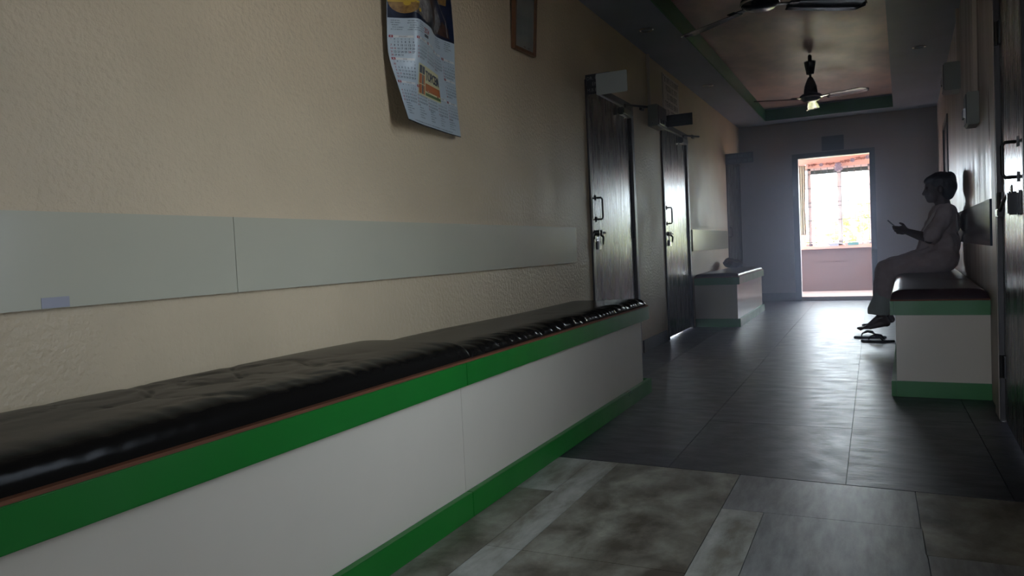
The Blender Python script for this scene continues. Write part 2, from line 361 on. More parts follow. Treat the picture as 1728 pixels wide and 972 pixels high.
# outside: grass and shrubs beyond the window and the added openings
GRASS = mat('dusty_pale_earth', (.46, .38, .31), .9, .1, var=.2, vscale=2)
g = MB(); g.add([(-60, 12.5, -.15), (60, 12.5, -.15), (60, 80, -.15), (-60, 80, -.15)], [(0,1,2,3)])
g.add([(-60, -40, -.15), (1.0, -40, -.15), (1.0, -2.6, -.15), (-60, -2.6, -.15)], [(0,1,2,3)])
g.add([(1.0, -40, -.15), (60, -40, -.15), (60, 12.5, -.15), (1.0, 12.5, -.15)], [(0,1,2,3)])
struct(g.build('ground_outside', GRASS), 'pale earth ground outside the building', 'ground')
LEAF = mat('yellow_green_foliage', (.60, .62, .24), .8, .2, var=.2, vscale=4)
def shrub(loc, r, h, label, seed):
    rr = random.Random(seed); e = empty('garden_shrub', loc); tag(e, label, 'shrub', 'shrubs outside the window')
    m = MB(); m.tube([(0,0,0), (.03,.02,h*.5), (0,0,h*.8)], [.05,.04,.02], 7); m.build('stem', PLY, e)
    m = MB()
    for _ in range(750):
        d = Vector((rr.gauss(0,1), rr.gauss(0,1), rr.gauss(0,1))).normalized()*rr.uniform(.55, 1)
        p = Vector((d.x*r, d.y*r, h*.58 + d.z*h*.42)); s = rr.uniform(.07, .15)
        a = Vector((rr.gauss(0,1), rr.gauss(0,1), rr.gauss(0,.6))).normalized(); b = a.cross(Vector((rr.gauss(0,1), rr.gauss(0,1), 1))).normalized()
        m.add([p-a*s, p+b*s*.45, p+a*s, p-b*s*.45], [(0,1,2,3)])
    o = m.build('foliage', LEAF, e); o['kind'] = 'stuff'
shrub((-1.75, 15.2, -.15), .85, 1.75, 'bushy yellow-green shrub outside the left half of the window', 1)
shrub((.05, 15.6, -.15), 0.85, 1.75, 'bushy yellow-green shrub outside the right half of the window', 2)
shrub((1.75, 16.2, -.15), 0.85, 1.9, 'bushy yellow-green shrub beyond the right edge of the window', 3)

# ------------------------------------------------------------------ doors
def pull_handle(name, m, parent, y, z0, z1, out=.045, x=0., r=.0065, dy=.0, sgn=1):
    h = MB(); h.tube([(x, y, z0), (x+sgn*out*.8, y, z0), (x+sgn*out, y+dy, z0+.012), (x+sgn*out, y+dy, z1-.012), (x+sgn*out*.8, y, z1), (x, y, z1)], r, 8)
    o = h.build(name, m, parent, smooth=True)
    for z in (z0, z1): bx(x, y-.013, z-.018, x+sgn*.006, y+.013, z+.018).build('mounting_plate', m, o)
    return o
def aldrop(parent, y, z, x=0., sgn=1, flip=1):
    a = bx(x, y-.045*flip, z-.03, x+sgn*.006, y+.05*flip, z+.03).build('bolt_plate', STEEL, parent)
    b = MB(); b.tube([(x+sgn*.02, y-.11*flip, z+.012), (x+sgn*.02, y+.12*flip, z+.012)], .008, 8); b.build('bolt_rod', STEEL, a)
    bx(x, y-.035*flip, z-.006, x+sgn*.034, y-.02*flip, z+.03).build('bolt_staple', STEEL, a)
    bx(x, y+.02*flip, z-.006, x+sgn*.034, y+.035*flip, z+.03).build('bolt_staple', STEEL, a)
    h = MB(); h.tube([(x+sgn*.02, y, z+.01), (x+sgn*.05, y, z-.02), (x+sgn*.045, y, z-.07)], [.009, .008, .006], 8); h.build('hasp_tongue', STEEL, a)
    k = MB(); k.box(x+sgn*.012, y-.065*flip, z-.10, x+sgn*.042, y-.025*flip, z-.045)
    k.build('padlock', CHROME, a, bev=.004)
    s = MB(); s.tube([(x+sgn*.027, y-.057*flip, z-.05), (x+sgn*.027, y-.057*flip, z-.015), (x+sgn*.027, y-.045*flip, z-.005), (x+sgn*.027, y-.033*flip, z-.015), (x+sgn*.027, y-.033*flip, z-.05)], .0035, 7); s.build('shackle', CHROME, a)
def make_left_door(n, ys, label, gap=.006, closer=True, hardware=True):
    y0, y1 = ys; d = empty(f'door_{n}', (XL, (y0+y1)/2, 0)); struct(d, label, 'door')
    h = (y1-y0)/2
    fr = MB(); fr.box(-.10, -h, 0, .012, -h+.035, DH); fr.box(-.10, h-.06, 0, .012, h, DH); fr.box(-.10, -h+.035, DH-.05, .012, h-.06, DH)
    fr.build('frame', FRAME, d, bev=.003)
    lf = bx(-.045, -h+.038, gap, -.006, h-.063, DH-.053).build('leaf', DOOR, d, bev=.002)
    if hardware:
        for z in (.25, .975, 1.7):
            hg = MB(); hg.tube([(.004, h-.065, z-.05), (.004, h-.065, z+.05)], .010, 8); hg.box(-.006, h-.10, z-.05, -.001, h-.065, z+.05); hg.build('hinge', STEEL, d)
        pull_handle('pull_handle', STEEL, d, -h+.15, 1.055, 1.20, x=-.006)
        aldrop(d, -h+.13, .95, x=-.006)
    else:
        pull_handle('pull_handle', STEEL, d, -h+.10, .93, 1.05, x=-.006)
    if closer:
        c = bx(-.006, h-.36, DH-.125, .045, h-.13, DH-.07).build('door_closer', STEEL, d, bev=.008)
        MB().box(.0, h-.13, DH-.115, .038, h-.10, DH-.08).build('closer_cap', CHROME, c, bev=.004)
        b = MB(); b.tube([(.03, h-.28, DH-.068), (.03, h-.28, DH-.045), (.13, h-.02, DH-.035)], .009, 8); b.tube([(.13, h-.02, DH-.035), (.012, h+.26, DH+.01)], .007, 8)
        b.build('closer_arm', STEEL, c)
        bx(.0, h+.22, DH-.005, .02, h+.29, DH+.025).build('arm_bracket', STEEL, c)
    return d
make_left_door(1, D1, 'nearest dark brown door in the left wall past the long bench')
make_left_door(2, D2, 'second dark brown door in the left wall with light under it', gap=.015)
make_left_door(3, D3, 'dim brown door in the left wall right by the end wall', closer=False, hardware=False)
struct(bx(XL-.45, D2[0]-.3, -.1, XL-.16, D2[1]+.3, -.005).build('floor_landing', mat('pale_landing', (.72, .6, .5), .6)), 'pale floor behind the second left door', 'floor')
# right-hand doors
def make_right_door(n, ys, label, hardware=True):
    y0, y1 = ys; d = empty(f'door_{n}'); d.matrix_world = MR @ Matrix.Translation((0, ly((y0+y1)/2), 0)); struct(d, label, 'door')
    h = (y1-y0)/2
    fr = MB(); fr.box(-.012, -h, 0, .10, -h+.035, DH+.02); fr.box(-.012, h-.03, 0, .10, h, DH+.02); fr.box(-.012, -h+.035, DH-.03, .10, h-.03, DH+.02)
    fr.build('frame', FRAME if hardware else TEAL, d, bev=.003)
    bx(.006, -h+.038, .008, .045, h-.033, DH-.033).build('leaf', DOOR, d, bev=.002)
    if hardware:
        for z in (.25, .965, 1.7):
            hg = MB(); hg.tube([(-.004, h-.035, z-.05), (-.004, h-.035, z+.05)], .010, 8); hg.box(.001, h-.075, z-.05, .006, h-.035, z+.05); hg.build('hinge', STEEL, d)
        pull_handle('pull_handle', STEEL, d, h-.60, 1.045, 1.175, x=.006, sgn=-1, out=.05)
        a = bx(.0, h-.66, .905, .006, h-.58, .995).build('bolt_plate', STEEL, d, bev=.003)
        bx(-.034, h-.645, .905, .0, h-.61, .99).build('padlock', STEEL, a, bev=.005)
        s = MB(); s.tube([(-.02, h-.64, .985), (-.02, h-.64, 1.012), (-.02, h-.615, 1.012), (-.02, h-.615, .985)], .004, 7); s.build('shackle', CHROME, a)
        k = MB(); k.tube([(-.025, h-.58, .985), (-.034, h-.50, .96), (-.036, h-.40, .925)], [.006, .007, .006], 8); k.build('hasp_arm', STEEL, a)
        bx(-.046, h-.41, .905, -.024, h-.33, .935).build('hasp_tongue', STEEL, a, bev=.003)
    return d
make_right_door(4, DR, 'glossy dark door at the right edge with hasp and padlock')
make_right_door(5, DF, 'far door in the right wall behind the seated person', hardware=False)
struct(on_right(MB().box(-.014, ly(DR[1]+.003), 0, .0, ly(DR[1]+.17), 2.46).build('trim_8', mat('cream_edge_strip', (.40, .34, .29), .45), bev=.004)), 'raised cream plaster strip between right bench and door', 'trim')
ef = MB(); ef.box(BX0, YB-.14, 0, BX0+.05, YB+.01, BH); ef.box(BX1-.05, YB-.14, 0, BX1, YB+.01, BH); ef.box(BX0+.05, YB-.14, BH-.05, BX1-.05, YB+.01, BH)
struct(ef.build('door_6', FRAME), 'frame of the added unseen opening behind the viewer letting in daylight', 'doorway')
# added side window, out of view, to light the left wall and bench
w2 = empty('added_side_window'); w2.matrix_world = MR; struct(w2, 'added unseen side window in the right wall beside the viewer', 'window')
for a in ((.03, ly(E0), ES, .09, ly(E0)+.04, EH), (.03, ly(E1)-.04, ES, .09, ly(E1), EH), (.03, ly(E0)+.04, EH-.04, .09, ly(E1)-.04, EH), (.03, ly(E0)+.04, ES, .09, ly(E1)-.04, ES+.04)):
    bx(*a).build('frame_bar', FRAME, w2)
bx(.055, ly(E0)+.04, ES+.04, .059, ly(E1)-.04, EH-.04).build('pane', GL, w2)

# ------------------------------------------------------------------ benches
def cushion_mesh(name, L, D, H, m, seed, pucker=.0, sag=.0, nx=46, ny=170, over=.02, crease=1.):
    noise.seed_set(seed); V = []; F = []
    def top(s, t):
        x = s*D; y = t*L
        ex = (1-abs(2*s-1)**7)**(1/3.2) if 0 < s < 1 else 0
        dy = min(t, 1-t)*L/.05
        ey = (1-(1-min(1, dy))**2.6)**.5 if dy < 1 else 1
        h = H*ex*ey
        n1 = noise.noise(Vector((x*3, y*1.1, seed)))*.007
        v1 = abs(noise.noise(Vector((x*5+y*3, y*3.1-x*4, seed+3.3)))); v2 = abs(noise.noise(Vector((x*9-y*5, y*4+x*7, seed+9.1))))
        msk = max(0, noise.noise(Vector((x*2.2, y*1.3, seed+20)))*1.8)
        cr = (-.008*max(0, 1-v1*8) - .004*max(0, 1-v2*9))*min(1, msk)
        fr = max(0, (s-.70)/.30)
        pk = pucker*fr*(noise.noise(Vector((x*6, y*26, 5+seed)))*.9 + noise.noise(Vector((x*10, y*55, 2+seed)))*.5)*.011
        return h + (n1*ex + crease*cr*ex)*min(1, dy) + pk*ey - sag*math.sin(math.pi*t)*ex
    for j in range(ny+1):
        for i in range(nx+1):
            a = i/nx; s = .5 - .5*math.cos(math.pi*a); t = j/ny
            V.append((s*D, t*L, max(0.0006, top(s, t))))
    for j in range(ny):
        for i in range(nx): k = j*(nx+1)+i; F.append((k, k+1, k+nx+2, k+nx+1))
    ring = [i for i in range(nx+1)] + [j*(nx+1)+nx for j in range(1, ny+1)] + [ny*(nx+1)+i for i in range(nx-1, -1, -1)] + [j*(nx+1) for j in range(ny-1, 0, -1)]
    base = len(V); V += [(V[i][0], V[i][1], 0) for i in ring]; n = len(ring)
    for k in range(n): F.append((ring[k], base+k, base+(k+1)%n, ring[(k+1)%n]))
    F.append(tuple(base+k for k in range(n)))
    b = MB(); b.v = V; b.f = F; return b.mesh(name, m, smooth=True)
def bench(loc, rz, L, D, label, joints, patch=True):
    """front faces local +x at x=0, wall at x=-D; runs along +y"""
    e = empty('waiting_bench', loc, rz); tag(e, label, 'bench')
    xs = -.026
    ys = [.0] + joints + [L]
    for a, b in zip(ys[:-1], ys[1:]):
        aa = a + (.012 if a == 0 else .0008); bb = b - (.085 if b == L and joints else .012 if b == L else .0008)
        bx(xs-.018, aa, .08, xs, bb, .435).build('front_panel', WHITE, e)
    yn, yf = .012, L-(.085 if joints else .012)
    bx(-D, yn, 0, xs-.018, yn+.018, .435).build('side_panel', WHITE, e)
    bx(-D, yf-.018, 0, xs-.018, yf, .435).build('side_panel', WHITE, e)
    for a, b in zip(ys[:-1], ys[1:]):
        aa = a + (.0 if a == 0 else .0009); bb = b-(.0 if b == L else .0009)
        bx(-.020, aa, .431, 0, bb, .505).build('top_band', GREEN, e, bev=.0015)
        bx(-.024, aa, .001, 0, bb, .083).build('base_band', GREEN, e, bev=.0015)
    for y0, y1 in ((0, .012), (L-.012, L)):
        bx(-D, y0, .431, -.0205, y1, .505).build('top_band', GREEN, e); bx(-D, y0, .001, -.0245, y1, .083).build('base_band', GREEN, e)
    bx(-D, .013, .475, -.021, L-.013, .504).build('seat_board', PLY, e)
    bx(-D, .0, .5052, -.003, L, .5125).build('plywood_lip', PLY, e)
    return e
def cushion(loc, rz, mesh, label):
    o = link('bench_cushion', mesh); o.location = loc; o.rotation_euler = (0,0,rz); tag(o, label, 'cushion'); return o
B1Y = -.45
bench((-1.19, B1Y, 0), 0, 4.275-B1Y, .498, 'long white laminate bench with green bands in the left foreground', [.95, 2.095-B1Y])
cushion((-1.69+.004, .18, .5127), 0, cushion_mesh('bench_cushion', 1.985, .475, .058, VINYL, 3, pucker=.35, sag=-.003, crease=.55), 'black vinyl cushion on the near half of the long left bench')
cushion((-1.69+.004, 2.165, .5127), 0, cushion_mesh('bench_cushion', 2.13, .478, .035, VINYL, 11, pucker=1.5, sag=.0, crease=.8), 'black wrinkled vinyl cushion on the far half of the long left bench')
cushion((-1.69+.004, -.44, .5127), 0, cushion_mesh('bench_cushion', .60, .475, .045, VINYL, 5, pucker=.4, nx=24, ny=40), 'black vinyl cushion at the very near end of the long left bench')
bench((-1.226, 7.79, 0), 0, 1.86, .452, 'short white bench with green bands between the second and third left doors', [])
cushion((-1.676, 7.80, .5127), 0, cushion_mesh('bench_cushion', 1.83, .44, .036, VINYLM, 21, pucker=.5, nx=30, ny=90), 'dark cushion on the short far left bench')
RB = (RX0-.452+.006, RY0)
def rloc(dx, dy, z): return tuple(MR @ Vector((dx, dy, z)))
LB = 2.95
bench(rloc(-.452, LB, 0), RZ+math.pi, LB, .450, 'white bench with green bands against the right wall under the person', [])
cushion(rloc(-.005, LB-.01, .5127), RZ+math.pi, cushion_mesh('bench_cushion', LB-.02, .442, .050, VINYLM, 31, pucker=.25, nx=36, ny=120), 'dark maroon cushion on the right bench under the seated person')

# ------------------------------------------------------------------ wall rails
r1 = empty('wall_rail', (XL, 0, .775)); tag(r1, 'long pale grey laminate back rail on the left wall above the bench', 'wall panel')
for a, b in ((-1.2, 1.6195), (1.6215, 4.41)): bx(.0, a, 0, .018, b, .219).build('rail_panel', RAIL, r1)
cd = bx(XL+.0185, 1.046, .7765, XL+.0195, 1.111, .8005).build('pasted_card', mat('lilac_grey_card', (.33, .32, .36), .5)); tag(cd, 'small grey card pasted on the near bottom edge of the pale rail', 'card')
r2 = empty('wall_rail', (XL, 0, .785)); tag(r2, 'short grey laminate back rail on the left wall over the far bench', 'wall panel')
bx(.0, 7.80, 0, .012, 9.90, .222).build('rail_panel', RAIL, r2)
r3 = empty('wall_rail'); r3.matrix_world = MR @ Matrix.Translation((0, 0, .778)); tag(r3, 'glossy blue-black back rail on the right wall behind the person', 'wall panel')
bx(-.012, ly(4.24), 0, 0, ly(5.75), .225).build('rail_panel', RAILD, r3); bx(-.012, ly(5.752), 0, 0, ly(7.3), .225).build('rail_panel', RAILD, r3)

# ------------------------------------------------------------------ ceiling fans
def make_fan(loc, ph, label, top):
    e = empty('ceiling_fan', loc); tag(e, label, 'ceiling fan', 'ceiling fans in the recess')
    H = top-loc[2]
    MB().tube([(0,0,.10), (0,0,H-.01)], .012, 12).build('down_rod', FANM, e, smooth=True)
    MB().lathe([(.016,H-.20),(.034,H-.195),(.054,H-.085),(.055,H-.075),(.046,H-.073),(.013,H-.085)], n=24).build('canopy', FANM, e, smooth=True)
    h = MB(); h.tube([(-.014,0,H-.09),(-.014,0,H-.02),(0,0,H-.008),(.014,0,H-.02),(.014,0,H-.09)], .004, 8); h.build('hook_bracket', STEEL, e)
    MB().lathe([(.013,.21),(.024,.20),(.040,.165),(.056,.12),(.063,.06),(.062,.045),(.02,.044)], n=28).build('bell_cup', FANM, e, smooth=True)
    m = MB().lathe([(.02,.046),(.085,.044),(.100,.030),(.102,.012),(.095,0),(.070,-.018),(.03,-.026),(.005,-.027)], n=36).build('motor', FANM, e, smooth=True)
    MB().lathe([(.1005,.020),(.1045,.016),(.1045,.006),(.1005,.004)], n=36).build('trim_ring', CHROME, m, smooth=True)
    bl = None
    for k in range(3):
        a = ph + k*2*math.pi/3
        if bl is None:
            b = MB(); secs = []; N = 14
            for i in range(N+1):
                t = i/N; r = .15 + t*.42
                w = .045 + .022*math.sin(math.pi*min(1, t*1.1)*.55)
                if t > .85: w *= math.sqrt(max(.03, 1-((t-.85)/.15)**2))
                tw = -R(13-4*t); dz = -.004-.012*t
                secs.append([(r, w*c*math.cos(tw), dz + w*c*math.sin(tw) + .008*(1-c*c) + o) for o, cs in ((.0014, (-1,-.5,0,.5,1)), (-.0014, (1,.5,0,-.5,-1))) for c in cs])
            v = [p for s in secs for p in s]; f = []
            for i in range(N):
                for q in range(10): f.append((i*10+q, i*10+(q+1)%10, (i+1)*10+(q+1)%10, (i+1)*10+q))
            f += [tuple(range(10))[::-1], tuple(range(N*10, N*10+10))]
            b.add(v, f); bl = b.mesh('blade', FANM, smooth=True)
            br = MB(); br.box(.085, -.018, .002, .20, .018, .008); br.box(.15, -.035, .0, .20, .035, .006)
            brm = br.mesh('blade_arm', FANM, bev=.002)
            sc = MB()
            sc.ell((.18, 0, .008), (.005, .005, .004), 8, 6)
            scm = sc.mesh('screw', CHROME, smooth=True)
        o = link('blade', bl, e); o.rotation_euler = (0, 0, a)
        q = link('blade_arm', brm, o); link('screw', scm, q)
    return e
make_fan((-.513, 4.24, 2.10), R(27), 'near dark ceiling fan cut off by the top of the picture', ZR)
make_fan((-.513, 7.86, 2.20), R(-28), 'far dark ceiling fan hanging in front of the end wall', ZR)

# round ceiling lights, unlit
def downlight(loc, label):
    e = empty('ceiling_light', loc); tag(e, label, 'ceiling light', 'round unlit ceiling lights')
    MB().lathe([(.040,0),(.055,0),(.055,-.004),(.050,-.008),(.042,-.006),(.040,0)], n=28).build('ring', CHROME, e, smooth=True)
    MB().lathe([(.002,-.001),(.040,-.001),(.040,-.003),(.002,-.005)], n=24).build('lens', CEILB, e, smooth=True)
downlight((-1.492, 5.59, ZC), 'round unlit ceiling light nearest on the left ceiling border')
downlight((-1.486, 7.89, ZC), 'round unlit ceiling light farther along the left ceiling border')
downlight((.393, 7.50, ZC), 'round unlit ceiling light on the right ceiling border')

# ------------------------------------------------------------------ signs, boxes, conduits
DK = mat('black_sign_plate', (.012, .013, .014), .35, .5); BL = mat('dark_blue_sign_plate', (.035, .06, .10), .4, .5)
LT = mat('dim_sign_lettering', (.20, .21, .22), .6); LB2 = mat('blue_grey_lettering', (.16, .20, .26), .6); LTF = mat('faint_sign_lettering', (.05, .05, .05), .6)
s = empty('door_sign', (XL, 4.75, 1.87)); tag(s, 'black lettered name plate sticking out over the nearest left door', 'sign')
bx(0, 0, 0, .17, .008, .132).build('plate', DK, s)
m = MB(); P = lambda a, b: (a, -.0006, b)
put_text(m, 'DR. G', P, .008, .095, .022); put_text(m, 'EN', P, .045, .058, .022); put_text(m, 'M.B.B', P, .008, .018, .022)
m.build('lettering', LT, s)
s = empty('blank_plate', (-1.612, 4.735, 1.858)); tag(s, 'blank pale grey plate with rounded corners over the nearest left door', 'sign')
def rrect(w, h, r, k=4):
    o = []
    for cx, cy, a0 in ((w-r, r, -90), (w-r, h-r, 0), (r, h-r, 90), (r, r, 180)):
        for i in range(k+1): a = R(a0+90*i/k); o.append((cx+r*math.cos(a), cy+r*math.sin(a)))
    return o
pl = MB(); pl.prism(rrect(.21, .137, .008), 0, .006, 'xz'); pl.build('plate', mat('pale_plate', (.34, .37, .35), .4), s)
bx(.02, .006, .05, .05, .018, .08).build('bracket', STEEL, s)
s = empty('door_sign', (XL, 6.75, 1.915)); tag(s, 'black name plate sticking out over the second left door', 'sign')
bx(0, 0, 0, .272, .008, .105).build('plate', DK, s)
m = MB(); glyph_row(m, P, .06, .24, .070, .018, 5); glyph_row(m, P, .05, .25, .042, .016, 6); glyph_row(m, P, .07, .22, .014, .014, 7); m.build('lettering', LTF, s)
s = empty('door_sign', (XL, 9.95, 1.858)); tag(s, 'blue two-line plate sticking out over the far left door', 'sign')
bx(0, 0, 0, .345, .010, .134).build('plate', BL, s)
m = MB(); glyph_row(m, P, .03, .32, .078, .034, 8); glyph_row(m, P, .03, .32, .020, .034, 9); m.build('lettering', LB2, s)
s = empty('lintel_sign', (-.605, YE, 2.035)); tag(s, 'dim blue plate on the end wall above the bright doorway', 'sign')
bx(0, -.012, 0, .275, 0, .195).build('plate', BL, s)
m = MB(); P2 = lambda a, b: (a, -.0126, b); glyph_row(m, P2, .03, .25, .125, .035, 12); glyph_row(m, P2, .03, .25, .045, .035, 13); m.build('lettering', mat('faint_blue_lettering', (.05, .08, .12), .6), s)
# notice board on the left wall
s = empty('notice_board', (XL, 6.79, 2.03)); tag(s, 'white notice board with bold black lettering high on the left wall', 'notice')
bx(0, 0, 0, .012, .60, .385).build('board', mat('aged_white_board', (.62, .56, .52), .5, var=.08), s)
m = MB(); P3 = lambda a, b: (.0126, a, b)
for k, (a, b) in enumerate(((.05, .57), (.06, .55), (.12, .50), (.06, .56), (.10, .48))): glyph_row(m, P3, a, b, .315-k*.073, .050, 30+k)
m.build('lettering', mat('notice_black', (.035, .025, .025), .6), s)
for y, z in ((.02, .365), (.58, .365), (.02, .02), (.58, .02)): MB().ell((.013, y, z), (.003, .007, .007), 8, 6).build('screw', CHROME, s)
BOXM = mat('grey_box_enamel', (.26, .28, .25), .45, .4)
s = empty('switch_box', (XL, 6.27, 1.865)); tag(s, 'grey electrical box on the left wall between the two near doors', 'electrical box')
bx(0, 0, 0, .085, .30, .18).build('housing', BOXM, s, bev=.004); bx(.085, .015, .01, .090, .285, .17).build('cover', mat('dark_cover', (.06, .06, .06), .35), s)
for k in range(3): bx(.090, .05+k*.08, .02, .098, .09+k*.08, .06).build('rocker_switch', CHROME, s)
for k in (0, 1): MB().ell((.04, -.001, .025+.0*k), (.004, .002, .004), 8, 6).build('screw', STEEL, s); break
s = MB(); s.box(XL, 6.285, 2.045, XL+.022, 6.315, ZC); tag(s.build('wall_conduit', mat('cream_conduit', (.50, .42, .34), .45), bev=.002), 'cream conduit running from the ceiling to the left electrical box', 'conduit')
def rbox(y0, y1, z0, z1, d, label, sw):
    e = empty('switch_box'); e.matrix_world = MR @ Matrix.Translation((0, ly(y0), z0)); tag(e, label, 'electrical box')
    L = y1-y0; h = z1-z0
    bx(-d, 0, 0, 0, L, h).build('housing', BOXM, e, bev=.004)
    bx(-d-.006, .01, .01, -d, L-.01, h-.01).build('cover', mat('dark_cover', (.06,.06,.06)), e, bev=.002)
    for k in range(sw): bx(-d-.016, .03+k*(L-.05)/sw, h*.25, -d-.006, .03+k*(L-.05)/sw+.03, h*.25+.05).build('rocker_switch', STEEL if k else CHROME, e, bev=.002)
rbox(6.36, 6.60, 1.885, 2.085, .105, 'grey electrical box high on the right wall, the farther of two', 2)
rbox(4.86, 5.06, 1.44, 1.62, .058, 'grey switch box on the right wall, lower and nearer of two', 3)
for y, z, lab in ((6.42, 2.085, 'thin conduit rising from the farther box on the right wall'), (4.95, 1.62, 'thin conduit rising from the nearer switch box on the right wall')):
    o = MB().box(-.02, ly(y)-.012, z, 0, ly(y)+.012, ZC).build('wall_conduit', mat('cream_conduit', (.50,.42,.34)), bev=.002); on_right(o); tag(o, lab, 'conduit')

# picture frame on the left wall
s = empty('picture_frame', (XL, 3.615, 1.925)); s.rotation_euler = (R(2.0), R(5), 0); tag(s, 'brown framed picture hung high on the left wall, cut by the top edge', 'picture frame')
WD = mat('brown_frame_wood', (.16, .07, .03), .4, var=.3, vscale=20); 
for a in ((0,0,0,.022,.018,.46), (0,.262,0,.022,.28,.46), (0,.018,0,.022,.262,.018), (0,.018,.442,.022,.262,.46)): bx(*a).build('frame_bar', WD, s, bev=.002)
bx(.004, .018, .018, .010, .262, .442).build('picture', mat('dim_blue_grey_print', (.30, .34, .32), .3, var=.3, vscale=9), s)
bx(.012, .018, .018, .014, .262, .442).build('glass', GL, s)
for y in (.14, .19): bx(.0102, y, .03, .0108, y+.02, .036).build('print_mark', DK, s)

# ------------------------------------------------------------------ wall calendar
CW = .515
SK = [0, .12, .22, .33, .5, .75, 1]
ROWS = [(2.27, [(2.44,-1.676),(2.50,-1.674),(2.55,-1.673),(2.607,-1.672),(2.69,-1.672),(2.82,-1.674),(2.95,-1.676)]),
        (1.87, [(2.44,-1.655),(2.485,-1.615),(2.52,-1.578),(2.57,-1.576),(2.66,-1.594),(2.785,-1.635),(2.92,-1.640)]),
        (1.77, [(2.44,-1.659),(2.483,-1.613),(2.515,-1.570),(2.567,-1.574),(2.65,-1.592),(2.767,-1.637),(2.905,-1.630)]),
        (1.64, [(2.44,-1.660),(2.485,-1.618),(2.525,-1.580),(2.575,-1.586),(2.66,-1.607),(2.785,-1.640),(2.93,-1.648)]),
        (1.50, [(2.44,-1.620),(2.497,-1.604),(2.545,-1.604),(2.60,-1.611),(2.685,-1.624),(2.81,-1.640),(2.945,-1.652)]),
        (1.375,[(2.44,-1.582),(2.502,-1.594),(2.552,-1.604),(2.607,-1.612),(2.695,-1.622),(2.82,-1.638),(2.95,-1.645)])]
def hermite(xs, vs, x):
    if x <= xs[0]: return vs[0] + (vs[1]-vs[0])/(xs[1]-xs[0])*(x-xs[0])
    if x >= xs[-1]: return vs[-1] + (vs[-1]-vs[-2])/(xs[-1]-xs[-2])*(x-xs[-1])
    i = next(k for k in range(len(xs)-1) if x <= xs[k+1])
    h = xs[i+1]-xs[i]; t = (x-xs[i])/h
    def sl(k):
        a = max(0, k-1); b = min(len(xs)-1, k+1); return (vs[b]-vs[a])/(xs[b]-xs[a])
    m0, m1 = sl(i)*h, sl(i+1)*h
    return (2*t**3-3*t*t+1)*vs[i] + (t**3-2*t*t+t)*m0 + (-2*t**3+3*t*t)*vs[i+1] + (t**3-t*t)*m1
ZS = [-r[0] for r in ROWS]
GS, GZ = 161, 181; S_LO, S_HI, Z_LO, Z_HI = -.01, CW+.01, 1.36, 2.28
_gp = np.zeros((GS, GZ, 3))
for _i in range(GS):
    _s = (S_LO+(S_HI-S_LO)*_i/(GS-1))/CW
    _yv = [hermite(SK, [p[0] for p in r[1]], _s) for r in ROWS]; _xv = [hermite(SK, [p[1] for p in r[1]], _s) for r in ROWS]
    for _j in range(GZ):
        _z = Z_LO+(Z_HI-Z_LO)*_j/(GZ-1); _gp[_i, _j] = (hermite(ZS, _xv, -_z), hermite(ZS, _yv, -_z), _z)
_gn = np.cross(np.gradient(_gp, axis=0), np.gradient(_gp, axis=1)); _gn /= np.linalg.norm(_gn, axis=2, keepdims=True)
if _gn[..., 0].mean() < 0: _gn = -_gn
def cal_pt(sm, z, off=0.):
    a = min(GS-1.001, max(0, (sm-S_LO)/(S_HI-S_LO)*(GS-1))); b = min(GZ-1.001, max(0, (z-Z_LO)/(Z_HI-Z_LO)*(GZ-1)))
    i, j = int(a), int(b); a -= i; b -= j
    p = (1-a)*(1-b)*_gp[i, j] + a*(1-b)*_gp[i+1, j] + (1-a)*b*_gp[i, j+1] + a*b*_gp[i+1, j+1]
    if off: p = p + off*_gn[i, j]
    return Vector(p)
cal = empty('wall_calendar', (XL, 2.69, 1.37)); tag(cal, 'curling wall calendar with a picture above blue-grey month tables', 'calendar')
CO = Vector(cal.location)
def drape_grid(mb, s0, s1, z0, z1, off, n=24, m=12, thick=0):
    V = [cal_pt(s0+(s1-s0)*i/n, z0+(z1-z0)*j/m, off)-CO for j in range(m+1) for i in range(n+1)]
    F = [(j*(n+1)+i, j*(n+1)+i+1, (j+1)*(n+1)+i+1, (j+1)*(n+1)+i) for j in range(m) for i in range(n)]
    mb.add(V, F)
    if thick:
        V = [cal_pt(s0+(s1-s0)*i/n, z0+(z1-z0)*j/m, off-thick)-CO for j in range(m+1) for i in range(n+1)]
        mb.add(V, [q[::-1] for q in F])
def drape_poly(mb, pts, off):
    bm = bmesh.new(); vs = [bm.verts.new((a, b, 0)) for a, b in pts]; bm.faces.new(vs)
    bmesh.ops.triangulate(bm, faces=bm.faces)
    for _ in range(3):
        es = [e for e in bm.edges if e.calc_length() > .012]
        if not es: break
        bmesh.ops.subdivide_edges(bm, edges=es, cuts=1); bmesh.ops.triangulate(bm, faces=bm.faces)
    bm.verts.index_update()
    mb.add([cal_pt(v.co.x, v.co.y, off)-CO for v in bm.verts], [tuple(v.index for v in f.verts) for f in bm.faces]); bm.free()
def CP(off): return lambda a, b: cal_pt(a, b, off)-CO
ZT, ZB, ZP = 2.26, 1.378, 1.775
b = MB(); drape_grid(b, 0, CW, ZB, ZT, 0, 44, 60, .0006)
sheet = b.build('sheet', mat('blue_grey_calendar_paper', (.44, .51, .54), .35, .4), cal, smooth=True)
def cm(n, col, r=.4): return mat(n, col, r, .4)
C_RED = cm('calendar_red', (.28, .02, .03)); C_INK = cm('calendar_ink', (.045, .05, .065)); C_WHITE = cm('calendar_white', (.62, .62, .58))
C_NAVY = mat('picture_navy', (.012, .022, .06), .3, .5, vcol=(.004, .006, .014), vscale=9); C_GOLD = mat('picture_gold', (.30, .17, .04), .4, vcol=(.16, .08, .02), vscale=60)
